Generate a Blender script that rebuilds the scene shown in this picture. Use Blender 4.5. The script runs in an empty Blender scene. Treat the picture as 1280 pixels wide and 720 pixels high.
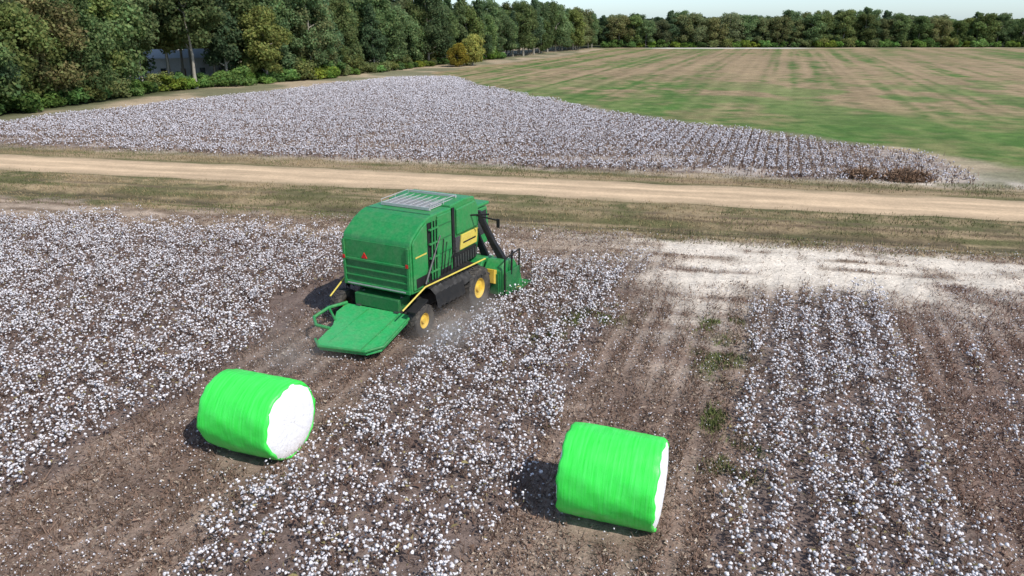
import bpy, math, random
import numpy as np
from mathutils import Vector
rng=np.random.default_rng(7); random.seed(7)
S=bpy.context.scene; COL=S.collection
# ------------------------------------------------------------ helpers
def link(o,parent=None):
    COL.objects.link(o)
    if parent is not None: o.parent=parent
    return o
def tag(o,label,cat,group=None,kind=None):
    o["label"]=label; o["category"]=cat
    if group:o["group"]=group
    if kind:o["kind"]=kind
def empty(name,loc=(0,0,0),rz=0):
    o=bpy.data.objects.new(name,None); o.location=loc; o.rotation_euler=(0,0,rz); o.empty_display_size=.3
    return link(o)
TAB=rng.random((256,256))
def vn(x,y,s,seed=0):
    x=np.asarray(x)/s+seed*17.3; y=np.asarray(y)/s+seed*31.7
    xi=np.floor(x).astype(int); yi=np.floor(y).astype(int); fx=x-xi; fy=y-yi
    fx=fx*fx*(3-2*fx); fy=fy*fy*(3-2*fy)
    a=TAB[xi&255,yi&255];b=TAB[(xi+1)&255,yi&255];c=TAB[xi&255,(yi+1)&255];d=TAB[(xi+1)&255,(yi+1)&255]
    return (a*(1-fx)+b*fx)*(1-fy)+(c*(1-fx)+d*fx)*fy
def fbm(x,y,s,seed=0,o=3):
    t=0;w=0
    for i in range(o):
        t=t+vn(x,y,s/2**i,seed+i)*.5**i; w+=.5**i
    return t/w
def sst(a,b,x):
    t=np.clip((x-a)/(b-a),0,1); return t*t*(3-2*t)
def inpoly(x,y,P):
    r=np.zeros(x.shape,bool); n=len(P)
    for i in range(n):
        x1,y1=P[i];x2,y2=P[(i+1)%n]
        if y1==y2: continue
        c=((y1>y)!=(y2>y))&(x<(x2-x1)*(y-y1)/(y2-y1)+x1)
        r^=c
    return r
def softpoly(x,y,P,w,seed=0):
    px=x+(fbm(x,y,w*2.5,seed)-.5)*w*2; py=y+(fbm(x,y,w*2.5,seed+9)-.5)*w*2
    t=0
    offs=[(0,0),(1,0),(-1,0),(0,1),(0,-1)]
    for dx,dy in offs: t=t+inpoly(px+dx*w*.3,py+dy*w*.3,P)
    return t/5.0
def fast_mesh(name,V,F,cols=None,smooth=False):
    me=bpy.data.meshes.new(name); V=np.ascontiguousarray(V,dtype=np.float32); F=np.ascontiguousarray(F,dtype=np.int32)
    k=F.shape[1]
    me.vertices.add(len(V)); me.vertices.foreach_set('co',V.ravel())
    me.loops.add(F.size); me.loops.foreach_set('vertex_index',F.ravel())
    me.polygons.add(len(F)); me.polygons.foreach_set('loop_start',np.arange(0,F.size,k,dtype=np.int32))
    if smooth: me.polygons.foreach_set('use_smooth',np.ones(len(F),bool))
    me.update(calc_edges=True)
    if cols is not None:
        at=me.color_attributes.new('col','FLOAT_COLOR','POINT')
        c=np.ones((len(V),4),np.float32); c[:,:3]=cols; at.data.foreach_set('color',c.ravel())
    return me
# ------------------------------------------------------------ materials
def newmat(name):
    m=bpy.data.materials.new(name); m.use_nodes=True; nt=m.node_tree
    return m,nt,nt.nodes['Principled BSDF']
def noise(nt,scale,detail=4,vec=None,rough=.6):
    n=nt.nodes.new('ShaderNodeTexNoise'); n.inputs['Scale'].default_value=scale; n.inputs['Detail'].default_value=detail
    n.inputs['Roughness'].default_value=rough
    if vec is not None: nt.links.new(vec,n.inputs['Vector'])
    return n.outputs['Fac']
def maprange(nt,v,a,b,c,d):
    n=nt.nodes.new('ShaderNodeMapRange'); nt.links.new(v,n.inputs[0])
    for i,z in enumerate((a,b,c,d)): n.inputs[i+1].default_value=z
    return n.outputs[0]
def mul(nt,col,fac):
    n=nt.nodes.new('ShaderNodeVectorMath'); n.operation='SCALE'; nt.links.new(col,n.inputs[0]); nt.links.new(fac,n.inputs['Scale'])
    return n.outputs[0]
def math_(nt,op,a,b):
    n=nt.nodes.new('ShaderNodeMath'); n.operation=op
    for i,z in enumerate((a,b)):
        if isinstance(z,(int,float)): n.inputs[i].default_value=z
        else: nt.links.new(z,n.inputs[i])
    return n.outputs[0]
def objco(nt):
    return nt.nodes.new('ShaderNodeTexCoord').outputs['Object']
def bump(nt,b,h,st=.4,d=.05):
    n=nt.nodes.new('ShaderNodeBump'); n.inputs['Strength'].default_value=st; n.inputs['Distance'].default_value=d
    nt.links.new(h,n.inputs['Height']); nt.links.new(n.outputs[0],b.inputs['Normal'])
def mat_attr(name,rough=.95,fine=((5,.75,1.25),(23,.7,1.3)),bmp=None,trans=0):
    m,nt,b=newmat(name); a=nt.nodes.new('ShaderNodeAttribute'); a.attribute_name='col'; c=a.outputs['Color']
    co=objco(nt)
    for s,lo,hi in fine:
        c=mul(nt,c,maprange(nt,noise(nt,s,3,co),.3,.7,lo,hi))
    nt.links.new(c,b.inputs['Base Color']); b.inputs['Roughness'].default_value=rough; b.inputs['Specular IOR Level'].default_value=.15
    if bmp: bump(nt,b,noise(nt,bmp[0],5,co),bmp[1],bmp[2])
    return m
def mat_paint(name,col,rough=.4,metal=0,var=.15,scale=2.5,dust=(.25,.21,.16),dustamt=.25,spec=.5):
    m,nt,b=newmat(name); co=objco(nt)
    mx=nt.nodes.new('ShaderNodeMix'); mx.data_type='RGBA'
    mx.inputs[6].default_value=(*col,1); mx.inputs[7].default_value=(*dust,1)
    nt.links.new(maprange(nt,noise(nt,scale,6,co,.7),.4,.8,0,dustamt),mx.inputs[0])
    c=mul(nt,mx.outputs[2],maprange(nt,noise(nt,scale*4,4,co),.3,.7,1-var,1+var))
    nt.links.new(c,b.inputs['Base Color'])
    nt.links.new(maprange(nt,noise(nt,scale*2,4,co),.3,.7,rough*.8,min(1,rough*1.3)),b.inputs['Roughness'])
    b.inputs['Metallic'].default_value=metal; b.inputs['Specular IOR Level'].default_value=spec
    return m
M_ground=mat_attr('ground_soil',fine=((.35,.88,1.12),(1.3,.85,1.15),(6,.75,1.25),(26,.7,1.3)),bmp=(9,.6,.08))
M_road=mat_attr('sand_road',fine=((.7,.92,1.08),(4,.9,1.1),(20,.88,1.12)),bmp=(6,.4,.05))
M_crop=mat_attr('cotton_and_stalk',fine=((30,.9,1.1),))
M_grass=mat_attr('dry_grass',fine=((2,.8,1.2),))
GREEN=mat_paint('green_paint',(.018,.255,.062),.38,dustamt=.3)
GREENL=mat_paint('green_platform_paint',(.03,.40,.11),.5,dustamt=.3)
GREEND=mat_paint('dark_green_paint',(.014,.155,.042),.45,dustamt=.25)  # deeper green paint for inset panels, ribs, chassis and header
YEL=mat_paint('yellow_paint',(.72,.56,.09),.4,dustamt=.35)
YELD=mat_paint('dusty_yellow_rim',(.78,.50,.04),.6,dustamt=.6,scale=1.2)
BLK=mat_paint('black_plastic',(.012,.012,.013),.6,dustamt=.08,spec=.3)
TYRE=mat_paint('tyre_rubber',(.03,.027,.025),.85,dustamt=.5)
GREY=mat_paint('grey_steel',(.5,.5,.49),.5,metal=.2,dustamt=.3)
STEEL=mat_paint('dark_steel',(.10,.10,.10),.5,metal=.6,dustamt=.3)
RED=mat_paint('red_reflector',(.65,.02,.02),.3,dustamt=0)
GLASS=mat_paint('cab_glass',(.02,.03,.035),.08,dustamt=.05,spec=.8)
BARK=mat_paint('bark',(.32,.29,.24),.9,scale=1.5,dustamt=.3)
WHITEW=mat_paint('white_siding',(.80,.79,.78),.8,dustamt=.15)
ROOFM=mat_paint('pale_roof',(.55,.55,.54),.7,dustamt=.2)
WINM=mat_paint('window_dark',(.04,.05,.06),.2,dustamt=0)
DOORM=mat_paint('door_brown',(.2,.08,.05),.6,dustamt=.1)
def mat_wrap():
    m,nt,b=newmat('green_bale_wrap'); co=objco(nt)
    mp=nt.nodes.new('ShaderNodeMapping'); mp.inputs['Scale'].default_value=(9,.6,.6); nt.links.new(co,mp.inputs[0])
    n1=noise(nt,1.5,5,mp.outputs[0]); n2=noise(nt,1.3,3,co)
    mx=nt.nodes.new('ShaderNodeMix'); mx.data_type='RGBA'
    mx.inputs[6].default_value=(.035,.78,.06,1); mx.inputs[7].default_value=(.09,.88,.13,1)
    nt.links.new(maprange(nt,n1,.35,.7,0,1),mx.inputs[0])
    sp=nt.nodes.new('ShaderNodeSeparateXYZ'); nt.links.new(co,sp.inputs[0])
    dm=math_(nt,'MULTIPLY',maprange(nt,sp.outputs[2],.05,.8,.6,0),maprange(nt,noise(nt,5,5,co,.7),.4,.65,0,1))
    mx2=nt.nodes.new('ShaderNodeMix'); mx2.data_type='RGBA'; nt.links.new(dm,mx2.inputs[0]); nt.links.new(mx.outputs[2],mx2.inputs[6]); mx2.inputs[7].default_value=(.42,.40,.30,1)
    nt.links.new(mul(nt,mx2.outputs[2],maprange(nt,n2,.3,.7,.9,1.08)),b.inputs['Base Color'])
    b.inputs['Roughness'].default_value=.42
    h=math_(nt,'ADD',n1,math_(nt,'MULTIPLY',noise(nt,3.5,4,co),.8))
    bump(nt,b,h,.3,.045)
    return m
M_wrap=mat_wrap()
def mat_cot():
    m,nt,b=newmat('raw_cotton_face'); co=objco(nt)
    n=noise(nt,7,6,co,.7)
    v=nt.nodes.new('ShaderNodeVectorMath'); v.operation='SCALE'; v.inputs[0].default_value=(.9,.88,.88)
    nt.links.new(maprange(nt,n,.3,.6,.86,1.0),v.inputs['Scale']); nt.links.new(v.outputs[0],b.inputs['Base Color'])
    b.inputs['Roughness'].default_value=1; b.inputs['Specular IOR Level'].default_value=0
    bump(nt,b,n,.4,.06); return m
M_cot=mat_cot()
def mat_leaf(name,rand=.28):
    m,nt,b=newmat(name); a=nt.nodes.new('ShaderNodeAttribute'); a.attribute_name='col'
    oi=nt.nodes.new('ShaderNodeObjectInfo')
    c=mul(nt,a.outputs['Color'],maprange(nt,oi.outputs['Random'],0,1,1-rand,1+rand))
    hs=nt.nodes.new('ShaderNodeHueSaturation'); nt.links.new(c,hs.inputs['Color'])
    r2=math_(nt,'FRACT',math_(nt,'MULTIPLY',oi.outputs['Random'],7.31),0)
    # most trees green, a few drifting to autumn yellow
    nt.links.new(maprange(nt,math_(nt,'POWER',r2,4.0),0,1,.515,.455),hs.inputs['Hue']); nt.links.new(maprange(nt,r2,0,1,.85,1.05),hs.inputs['Saturation'])
    c=hs.outputs[0]
    nt.links.new(c,b.inputs['Base Color']); b.inputs['Roughness'].default_value=.8; b.inputs['Specular IOR Level'].default_value=.15
    t=nt.nodes.new('ShaderNodeBsdfTranslucent'); nt.links.new(c,t.inputs['Color'])
    mx=nt.nodes.new('ShaderNodeMixShader'); mx.inputs[0].default_value=.48
    out=nt.nodes['Material Output']; nt.links.new(b.outputs[0],mx.inputs[1]); nt.links.new(t.outputs[0],mx.inputs[2]); nt.links.new(mx.outputs[0],out.inputs[0])
    return m
M_leaf=mat_leaf('tree_leaves')
# ------------------------------------------------------------ layout fields (metres)
RK=.222
ROWF=np.array([.339,.941]); ROWR=np.array([.941,-.339])
FARC=[(-75,76),(-66,90),(-56,112),(-46.5,130),(-36,153),(-26,170),(-14,172),(-6,147),(7.5,115),(17,98),(30,82),(38,72.5),(40,67),(39,61),(36,57),(28,56.8),(0,62.8),(-30,69.5)]
GREENF=[(-16,176),(-19,190),(-5,226),(20,285),(46,362),(420,362),(420,64),(46,60),(41,66),(40,72.5),(32,83),(17,99),(7.5,116),(-6,148),(-12,172)]
def qf(x,y): return x-.36*y
def rf(x,y): return y+RK*x
def near_cotton(x,y):
    q=qf(x,y)+(fbm(x,y,1.6,3)-.5)*1.8; r=rf(x,y)+(fbm(x,y,3,5)-.5)*6
    L=(1-sst(-19.5,-18.7,q))*(1-sst(36,41,r))
    Mi=sst(-13.1,-12.3,q)*(1-sst(-6.5,-5.4,q))*(1-sst(32,38,r))
    R=sst(-.2,.5,q)*(1-sst(5.7,6.4,q))*(1-sst(31,34.5,r))
    A=sst(-19.3,-18.9,q)*(1-sst(-12.9,-12.5,q))*sst(34.5,35.5,y)*(1-sst(36,40,r))*.7
    X=sst(7.6,9.0,q)*(1-sst(26,32,r))*.36
    return np.clip(L+Mi+R+A+X,0,1)
def sandm(x,y):
    r=rf(x,y); n=fbm(x,y,4,21); n2=vn(r,x/5,.8,25)*.55+fbm(x,y,1.2,27)*.45
    s=sst(32,38,r+(n-.5)*8)*(1-sst(42,44,r+(n2-.5)*2.5))*sst(1,8,x+(n-.5)*10)*sst(.26,.50,n2*.65+n*.35)
    s=np.maximum(s,np.exp(-(((r-40.6)/3.0)**2+((x-13)/6.5)**2))*sst(.25,.42,n2))
    t=np.exp(-(((qf(x,y)+2.2)/2.3)**2))*sst(20,32,y)*(1-sst(36,40,r))*sst(.36,.6,n2)
    return np.clip(s+t*.75,0,1)
WEEDS=[(7.9,24.6,.9,1.7),(6.4,17.7,.7,1.0),(3.4,28.6,1.2,1.2),(8.8,28.0,.9,.7),(6.5,20.4,.35,.8),(1.5,26.8,.6,.6)]
def weedm(x,y):
    t=0
    for a,b,w,h in WEEDS: t=t+np.exp(-((x-a-.3*(y-b))/w)**2-((y-b)/h)**2)
    return np.clip(t*1.5*sst(.42,.62,fbm(x,y,.7,44)),0,1)
def gz(x,y):
    r=rf(x,y); flat=sst(60,63,r)+(1-sst(50,51.5,r))
    s=qf(x,y)*.941
    z=(fbm(x,y,1.3,50)-.5)*.13*np.clip(flat,0,1)
    z=z+.018*np.cos((s-.3)/.97*6.283)*(1-sst(36,40,r))
    z=z-.28*np.exp(-((r-46.2)/1.3)**2)
    z=z*(1-sst(150,200,y))
    return z
def ground_col(x,y):
    q=qf(x,y); r=rf(x,y); s=q*.941
    n=fbm(x,y,2.2,1); n1=fbm(x,y,.7,60,2); l=x*.339+y*.941
    ns=vn(s,l/3,.35,7)*.5+vn(s,l/6,.9,8)*.5
    row=np.abs(((s/.97-.3)%1)-.5)*2
    def C(*c): return np.array(c)
    def mix(a,b,t): return a*(1-t[:,None])+b*t[:,None]
    base=mix(C(.30,.225,.175)+0*x[:,None],C(.175,.12,.093),sst(.3,.7,n*.45+ns*.25+n1*.3))
    base=mix(base,C(.165,.115,.09),sst(.45,.95,row)*.22*sst(.4,.6,n))
    base=mix(base,C(.22,.15,.12),sst(5.5,7.5,q)*.55)
    base=mix(base,C(.38,.32,.26),sst(26,36,r)*.6*sst(.3,.6,n1))
    for wt in (-17.9,-13.9,-4.9,-1.0):
        base=mix(base,C(.34,.265,.205),np.exp(-((s-wt*.941)/.28)**2)*.4*(1-sst(34,37,r))*sst(.38,.6,n))
    cot=near_cotton(x,y)
    base=mix(base,mix(C(.175,.13,.11)+0*x[:,None],C(.27,.215,.18),sst(.4,.8,1-row)*.3*sst(.3,.6,n1)),cot)
    hl=sst(37,40,r)*(1-sst(42.5,44,r))
    base=mix(base,mix(C(.40,.31,.23)+0*x[:,None],C(.20,.145,.10),sst(.35,.65,vn(r,x/6,.5,13)*.6+n1*.4)),hl)
    base=mix(base,C(.74,.655,.54),sandm(x,y)*.92)
    base=mix(base,C(.16,.17,.075),weedm(x,y)*.7)
    st=vn(r*1.0,x/14,.45,31)*.5+vn(r,x/5,1.3,32)*.5
    gr=mix(C(.125,.12,.052)+0*x[:,None],C(.32,.24,.14),sst(.36,.64,st*.6+fbm(x,y,4,33)*.4))
    gr=mix(gr,C(.095,.075,.045),np.exp(-((r-46)/1.0)**2)*.8*sst(.35,.55,n))
    for rc_,wd in ((49.0,.4),(47.9,.25),(60.3,.3),(44.6,.3)):
        gr=mix(gr,C(.12,.085,.055),np.exp(-((r-rc_+(fbm(x,y,8,34)-.5)*.6)/wd)**2)*.75*sst(.3,.55,n1*.5+vn(r,x/7,2,37)*.5))
    g1=sst(42.5,43.8,r+(fbm(x,y,2,35)-.5)*3)*(1-sst(62,63.5,r+(fbm(x,y,3,36)-.5)*2))
    base=mix(base,gr,g1)
    base=mix(base,C(.42,.30,.18),np.exp(-((r-50.6)/1.0)**2)*.55*sst(.3,.7,n1)+np.exp(-((r-60)/.8)**2)*.5)
    base=mix(base,C(.46,.36,.25),np.exp(-((r-62.6)/.9)**2)*.7*sst(.3,.6,n))
    far=sst(62,63.5,r+(fbm(x,y,3,36)-.5)*2)
    fo=mix(C(.2,.19,.11)+0*x[:,None],C(.42,.33,.22),sst(.4,.6,fbm(x,y,9,38)))
    base=mix(base,fo,far)
    fc=softpoly(x,y,FARC,2.2,40)*far
    base=mix(base,mix(C(.42,.355,.30)+0*x[:,None],C(.23,.175,.14),sst(.35,.6,fbm(x,y,3,41)*.6+n1*.4)),fc)
    rim=np.exp(-((r-64.2)/1.6)**2)*sst(-48,-20,x)*sst(.35,.6,fbm(x,y,3,42))+.9*np.exp(-(((x-34)/4.5)**2+((y-58.8)/3.2)**2))+.9*np.exp(-(((x+24)/8)**2+((y-166)/9)**2))
    base=mix(base,C(.60,.52,.43),np.clip(rim,0,1)*far*.9*sst(.3,.55,n))
    gf=softpoly(x,y,GREENF,3,45)
    st2=vn(s,l/30,1.9,46)*.5+vn(s,l/60,5,47)*.5; st3=vn(s,l/80,1.1,72)
    d=fbm(x,y,26,48); d2=fbm(x,y,4.5,49); d3=fbm(x,y,1.6,57,2)
    k=np.clip(sst(.38,.58,st2*.30+d*.2+d2*.2+d3*.15+st3*.15)*sst(85,150,y+x*.30+(d-.5)*60),0,1)
    gcol=mix(mix(C(.085,.165,.035)+0*x[:,None],C(.18,.185,.07),sst(.3,.7,d2*.5+d3*.5)),C(.29,.215,.12),k)
    gcol=mix(gcol,C(.33,.24,.14),sst(.46,.70,fbm(x,y*.6,11,55)*.45+st2*.3+st3*.25)*.6*sst(100,150,y))
    gcol=mix(gcol,C(.085,.175,.035),.65*sst(.45,.62,fbm(x,y*.7,8,66))*(1-sst(125,190,y)))
    gcol=gcol*(1+(d3-.5)[:,None]*.5)*(1+(st3-.5)[:,None]*.25)
    gcol=mix(gcol,C(.26,.22,.13),(1-sst(64,72,r+(d-.5)*8))*.7)
    base=mix(base,gcol,gf)
    tr=np.exp(-((y-366)/6)**2)*sst(60,75,x)*(1-sst(135,150,x))
    base=mix(base,C(.7,.68,.62),np.clip(tr,0,1))
    ff=np.clip(sst(370,382,y)+sst(0,6,(-66-x)+ (y-95)*.20)*(y>95)*(y<150),0,1)
    base=mix(base,C(.07,.08,.035),ff)
    return base*(1+ (fbm(x,y,14,70)-.5)[:,None]*.25)
def axis(parts):
    out=[]
    for a,b,s in parts: out.append(np.arange(a,b,s))
    return np.concatenate(out)
gx=np.concatenate([np.linspace(-3500,-420,9)[:-1],axis([(-420,-100,8),(-100,-46,1.2),(-46,40,.2),(40,130,.8),(130,420,3)]),np.linspace(420,3500,9)])
gy=np.concatenate([[-400,-100,-20],axis([(0,10,1),(10,64,.18),(64,200,.6),(200,420,2)]),np.linspace(420,5000,10)])
X,Y=np.meshgrid(gx,gy); nx,ny=len(gx),len(gy); x=X.ravel(); y=Y.ravel()
V=np.stack([x,y,gz(x,y)],1)
i=np.arange(nx-1)[None,:]+np.arange(ny-1)[:,None]*nx; i=i.ravel()
F=np.stack([i,i+1,i+1+nx,i+nx],1)
me=fast_mesh('ground',V,F,ground_col(x,y),True); me.materials.append(M_ground)
g=link(bpy.data.objects.new('ground',me)); tag(g,"brown farmland with harvested lanes, grass verge and green field","ground",kind="structure")
# road sheet
ux=np.arange(-160,160,.5); w=np.linspace(-1,1,19)
U,W=np.meshgrid(ux,w); 
half=3.3+ (fbm(U,W*0+3,4,80)-.5)*1.1
r0=55.4+W*half+ (fbm(U,W*0,25,81)-.5)*.8
xx=U.ravel(); yy=(r0-RK*U).ravel()
zz=.006+.02*(1-np.abs(W.ravel())**6)
rut=np.exp(-((np.abs(W)-.38)/.13)**2).ravel(); nn=fbm(xx,yy,3,82)
stk=vn(W.ravel()*3.3,xx/9,.35,83)
rc=np.array([.64,.47,.30])*(0.84+.22*rut+.28*(stk-.5)+.25*(nn-.5))[:,None]
edge=sst(.72,1,np.abs(W.ravel())+(nn-.5)*.5)[:,None]; rc=rc*(1-edge*.75)+np.array([.30,.235,.14])*edge*.75
n=len(ux); i=(np.arange(n-1)[None,:]+np.arange(len(w)-1)[:,None]*n).ravel()
me=fast_mesh('dirt_road',np.stack([xx,yy,zz],1),np.stack([i,i+1,i+1+n,i+n],1),rc,True); me.materials.append(M_road)
g=link(bpy.data.objects.new('dirt_road',me)); tag(g,"pale sandy dirt road between grass verges","dirt road",kind="structure")
# ------------------------------------------------------------ crop stuff
t=(1+5**.5)/2
ICO=np.array([(-1,t,0),(1,t,0),(-1,-t,0),(1,-t,0),(0,-1,t),(0,1,t),(0,-1,-t),(0,1,-t),(t,0,-1),(t,0,1),(-t,0,-1),(-t,0,1)],float); ICO/=np.linalg.norm(ICO[0])
ICOF=np.array([(0,11,5),(0,5,1),(0,1,7),(0,7,10),(0,10,11),(1,5,9),(5,11,4),(11,10,2),(10,7,6),(7,1,8),(3,9,4),(3,4,2),(3,2,6),(3,6,8),(3,8,9),(4,9,5),(2,4,11),(6,2,10),(8,6,7),(9,8,1)])
OCT=np.array([(1,0,0),(-1,0,0),(0,1,0),(0,-1,0),(0,0,1),(0,0,-1)],float)
OCTF=np.array([(0,2,4),(2,1,4),(1,3,4),(3,0,4),(2,0,5),(1,2,5),(3,1,5),(0,3,5)])
def blobs(P,rad,B,BF,col,jit=.3,squash=.85):
    n=len(P); a=rng.random(n)*6.283; c,s=np.cos(a),np.sin(a)
    R=B[None]*(1+(rng.random((n,len(B),1))-.5)*2*jit)
    x=R[...,0]*c[:,None]-R[...,1]*s[:,None]; y=R[...,0]*s[:,None]+R[...,1]*c[:,None]; z=R[...,2]*squash
    V=np.stack([x,y,z],2)*rad[:,None,None]+P[:,None,:]
    F=BF[None]+(np.arange(n)*len(B))[:,None,None]
    return V.reshape(-1,3),F.reshape(-1,3),np.repeat(col,len(B),0)
def blades(P,h,w,lean,col):
    n=len(P); a=rng.random(n)*6.283; d=np.stack([np.cos(a),np.sin(a),0*a],1)
    b=rng.random(n)*6.283; l=np.stack([np.cos(b),np.sin(b),0*b],1)
    v0=P-d*w[:,None]/2; v1=P+d*w[:,None]/2; v2=P+l*(lean*h)[:,None]; v2[:,2]+=h
    V=np.stack([v0,v1,v2],1).reshape(-1,3); F=np.arange(3*n).reshape(-1,3)
    return V,F,np.repeat(col,3,0)
def leaves(P,s,col):
    n=len(P); V=P[:,None,:]+rng.normal(size=(n,3,3))*s[:,None,None]*np.array([1,1,.5])
    return V.reshape(-1,3),np.arange(3*n).reshape(-1,3),np.repeat(col,3,0)
def join(L):
    V=[];F=[];C=[];o=0
    for v,f,c in L: V.append(v);F.append(f+o);C.append(c);o+=len(v)
    return np.concatenate(V),np.concatenate(F),np.concatenate(C)
def infr(x,y,m=3): return (np.abs(x)<.74*np.sqrt(y*y+100)*1.02+m)&(y>11.5)
si=np.arange(-48,26)*.97+.3; lj=np.arange(4,56,.16)
SS,LL=np.meshgrid(si,lj); SS=SS.ravel();LL=LL.ravel()
wig=rng.normal(size=SS.size)*np.where(SS<-12,.31,np.where(SS<-2,.27,.16)); SS=SS+wig; LL=LL+rng.normal(size=SS.size)*.08
px=SS*ROWR[0]+LL*ROWF[0]; py=SS*ROWR[1]+LL*ROWF[1]
k=infr(px,py); px,py=px[k],py[k]
bales=[(-7.54,18.74),(2.60,15.64)]
def clear(x,y):
    k=np.ones(x.shape,bool)
    for a,b in bales: k&=((x-a)**2+(y-b)**2)>1.5**2
    dx,dy=x+5.46,y-27.62; f=dx*.454+dy*.891; r=dx*.891-dy*.454
    k&=~((np.abs(r)<1.9)&(f>-3.4)&(f<7)); k&=~((np.abs(r)<3.3)&(f>4.6)&(f<7)); k&=~((r>-1)&(r<2.9)&(f>-1)&(f<5))
    k&=~((r>-5.8+(fbm(x,y,1,150)-.5)*1.5)&(r<0)&(f>-2.0)&(f<5.5))
    return k
WHITE=np.array([.84,.80,.805])
def crop(name,x,y,label,hgt=.72,nb=14):
    n=len(x); z=gz(x,y); P0=np.stack([x,y,z],1)
    hh=hgt*(.7+.5*rng.random(n))*(.8+.4*fbm(x,y,2,90))
    L=[]
    cs=np.array([.15,.098,.075])*(0.6+.9*rng.random((n,1)))
    L.append(blades(P0,hh,np.full(n,.03),.15+.1*rng.random(n),cs))
    for j in range(3):
        o=rng.normal(size=(n,3))*.05;o[:,2]=np.abs(o[:,2])
        L.append(blades(P0+o,hh*(.5+.4*rng.random(n)),np.full(n,.028),.3+.5*rng.random(n),cs))
    for j in range(8):
        o=rng.normal(size=(n,3))*.17; o[:,2]=rng.random(n)*hh*.95
        c=np.where(rng.random((n,1))<.2,np.array([[.24,.20,.09]]),np.array([[.17,.105,.08]]))*(0.5+rng.random((n,1)))
        L.append(leaves(P0+o,.03+.035*rng.random(n),c))
    d=np.clip(.18+1.15*(fbm(x,y,2.4,95)*.5+fbm(x,y,.8,96)*.5),0,1)
    for j in range(nb):
        k=rng.random(n)<d
        m=k.sum(); o=rng.normal(size=(m,3))*.16; o[:,2]=hh[k]*(.22+.8*rng.random(m)**.7)
        v=(.6+.46*rng.random((m,1)))
        P=P0[k]+o; col=np.clip(WHITE*v,0,.88)
        L.append(blobs(P,.019+.034*rng.random(m)**1.5,ICO,ICOF,col,.5))
        if j%3==0: L.append(leaves(P+rng.normal(size=(m,3))*.04,.018+.02*rng.random(m),col*.95))
    V,F,C=join(L)
    me=fast_mesh(name,V,F,C); me.materials.append(M_crop)
    o=link(bpy.data.objects.new(name,me)); tag(o,label,"cotton plants",kind="stuff")
cm=near_cotton(px,py); kk=(rng.random(px.size)<cm*(.6+.65*fbm(px,py,3,97)))&clear(px,py); cx,cy=px[kk],py[kk]; q=qf(cx,cy)
for nm,k,lb in [('cotton_crop',q<-13.9,"standing white cotton beside the freshly picked lane"),
                ('cotton_crop',(q>=-13.9)&(q<-3),"strip of ripe cotton rows between picked lanes"),
                ('cotton_crop',q>=-3,"narrow strip of ripe cotton in clear rows")]:
    crop(nm,cx[k],cy[k],lb)
# harvested stubble and litter
N=330000
hx=rng.uniform(-40,34,N); hy=11.5+ (46-11.5)*rng.random(N)**1.2
k=infr(hx,hy); hx,hy=hx[k],hy[k]
s=qf(hx,hy)*.941; ph=((s-.3)/.97+.5)%1-.5
pull=.1+.35*sst(.4,.65,fbm(hx,hy,4,131))
hx=hx-ROWR[0]*ph*.97*pull; hy=hy-ROWR[1]*ph*.97*pull
cm=near_cotton(hx,hy); sd=sandm(hx,hy)
k=(rng.random(hx.size)>cm*.8)&(rng.random(hx.size)>sd*.93)&(rf(hx,hy)<43.5)&(rng.random(hx.size)<.3+.95*fbm(hx,hy,1.3,133)); 
kc=np.ones(hx.shape,bool)
for a,b in bales: kc&=((hx-a)**2+(hy-b)**2)>1.3**2
k&=kc; hx,hy=hx[k],hy[k]
n=len(hx); P=np.stack([hx,hy,gz(hx,hy)],1); L=[]
red=sst(5,7,qf(hx,hy))[:,None]
cs=(np.array([.18,.12,.088])*(1-red)+np.array([.18,.108,.08])*red)*(.45+1.1*rng.random((n,1)))
hh=(.07+.26*rng.random(n)**1.5)*(1-.5*sst(34,40,rf(hx,hy)))
L.append(blades(P,hh,.02+.022*rng.random(n),.2+1.2*rng.random(n),cs))
P2=P+rng.normal(size=(n,3))*np.array([.25,.25,0]); P2[:,2]=gz(P2[:,0],P2[:,1])+.02+.08*rng.random(n)
cl=np.where(rng.random((n,1))<.30,np.array([[.42,.34,.26]]),np.array([[.20,.13,.095]]))*(.5+rng.random((n,1)))
L.append(leaves(P2,.02+.03*rng.random(n),cl))
k=rng.random(n)<.03+.8*fbm(hx,hy,1.8,99)**1.8+.12*red[:,0]
P3=P2[k]+rng.normal(size=(k.sum(),3))*np.array([.3,.3,0]); P3[:,2]=gz(P3[:,0],P3[:,1])+.03+.2*rng.random(k.sum())
L.append(blobs(P3,.009+.030*rng.random(len(P3))**2.4,OCT,OCTF,WHITE*(.6+.4*rng.random((len(P3),1))),.45))
V,F,C=join(L); me=fast_mesh('crop_stubble',V,F,C); me.materials.append(M_crop)
o=link(bpy.data.objects.new('crop_stubble',me)); tag(o,"brown stalk stubble and loose cotton on picked lanes","stubble",kind="stuff")
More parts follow.
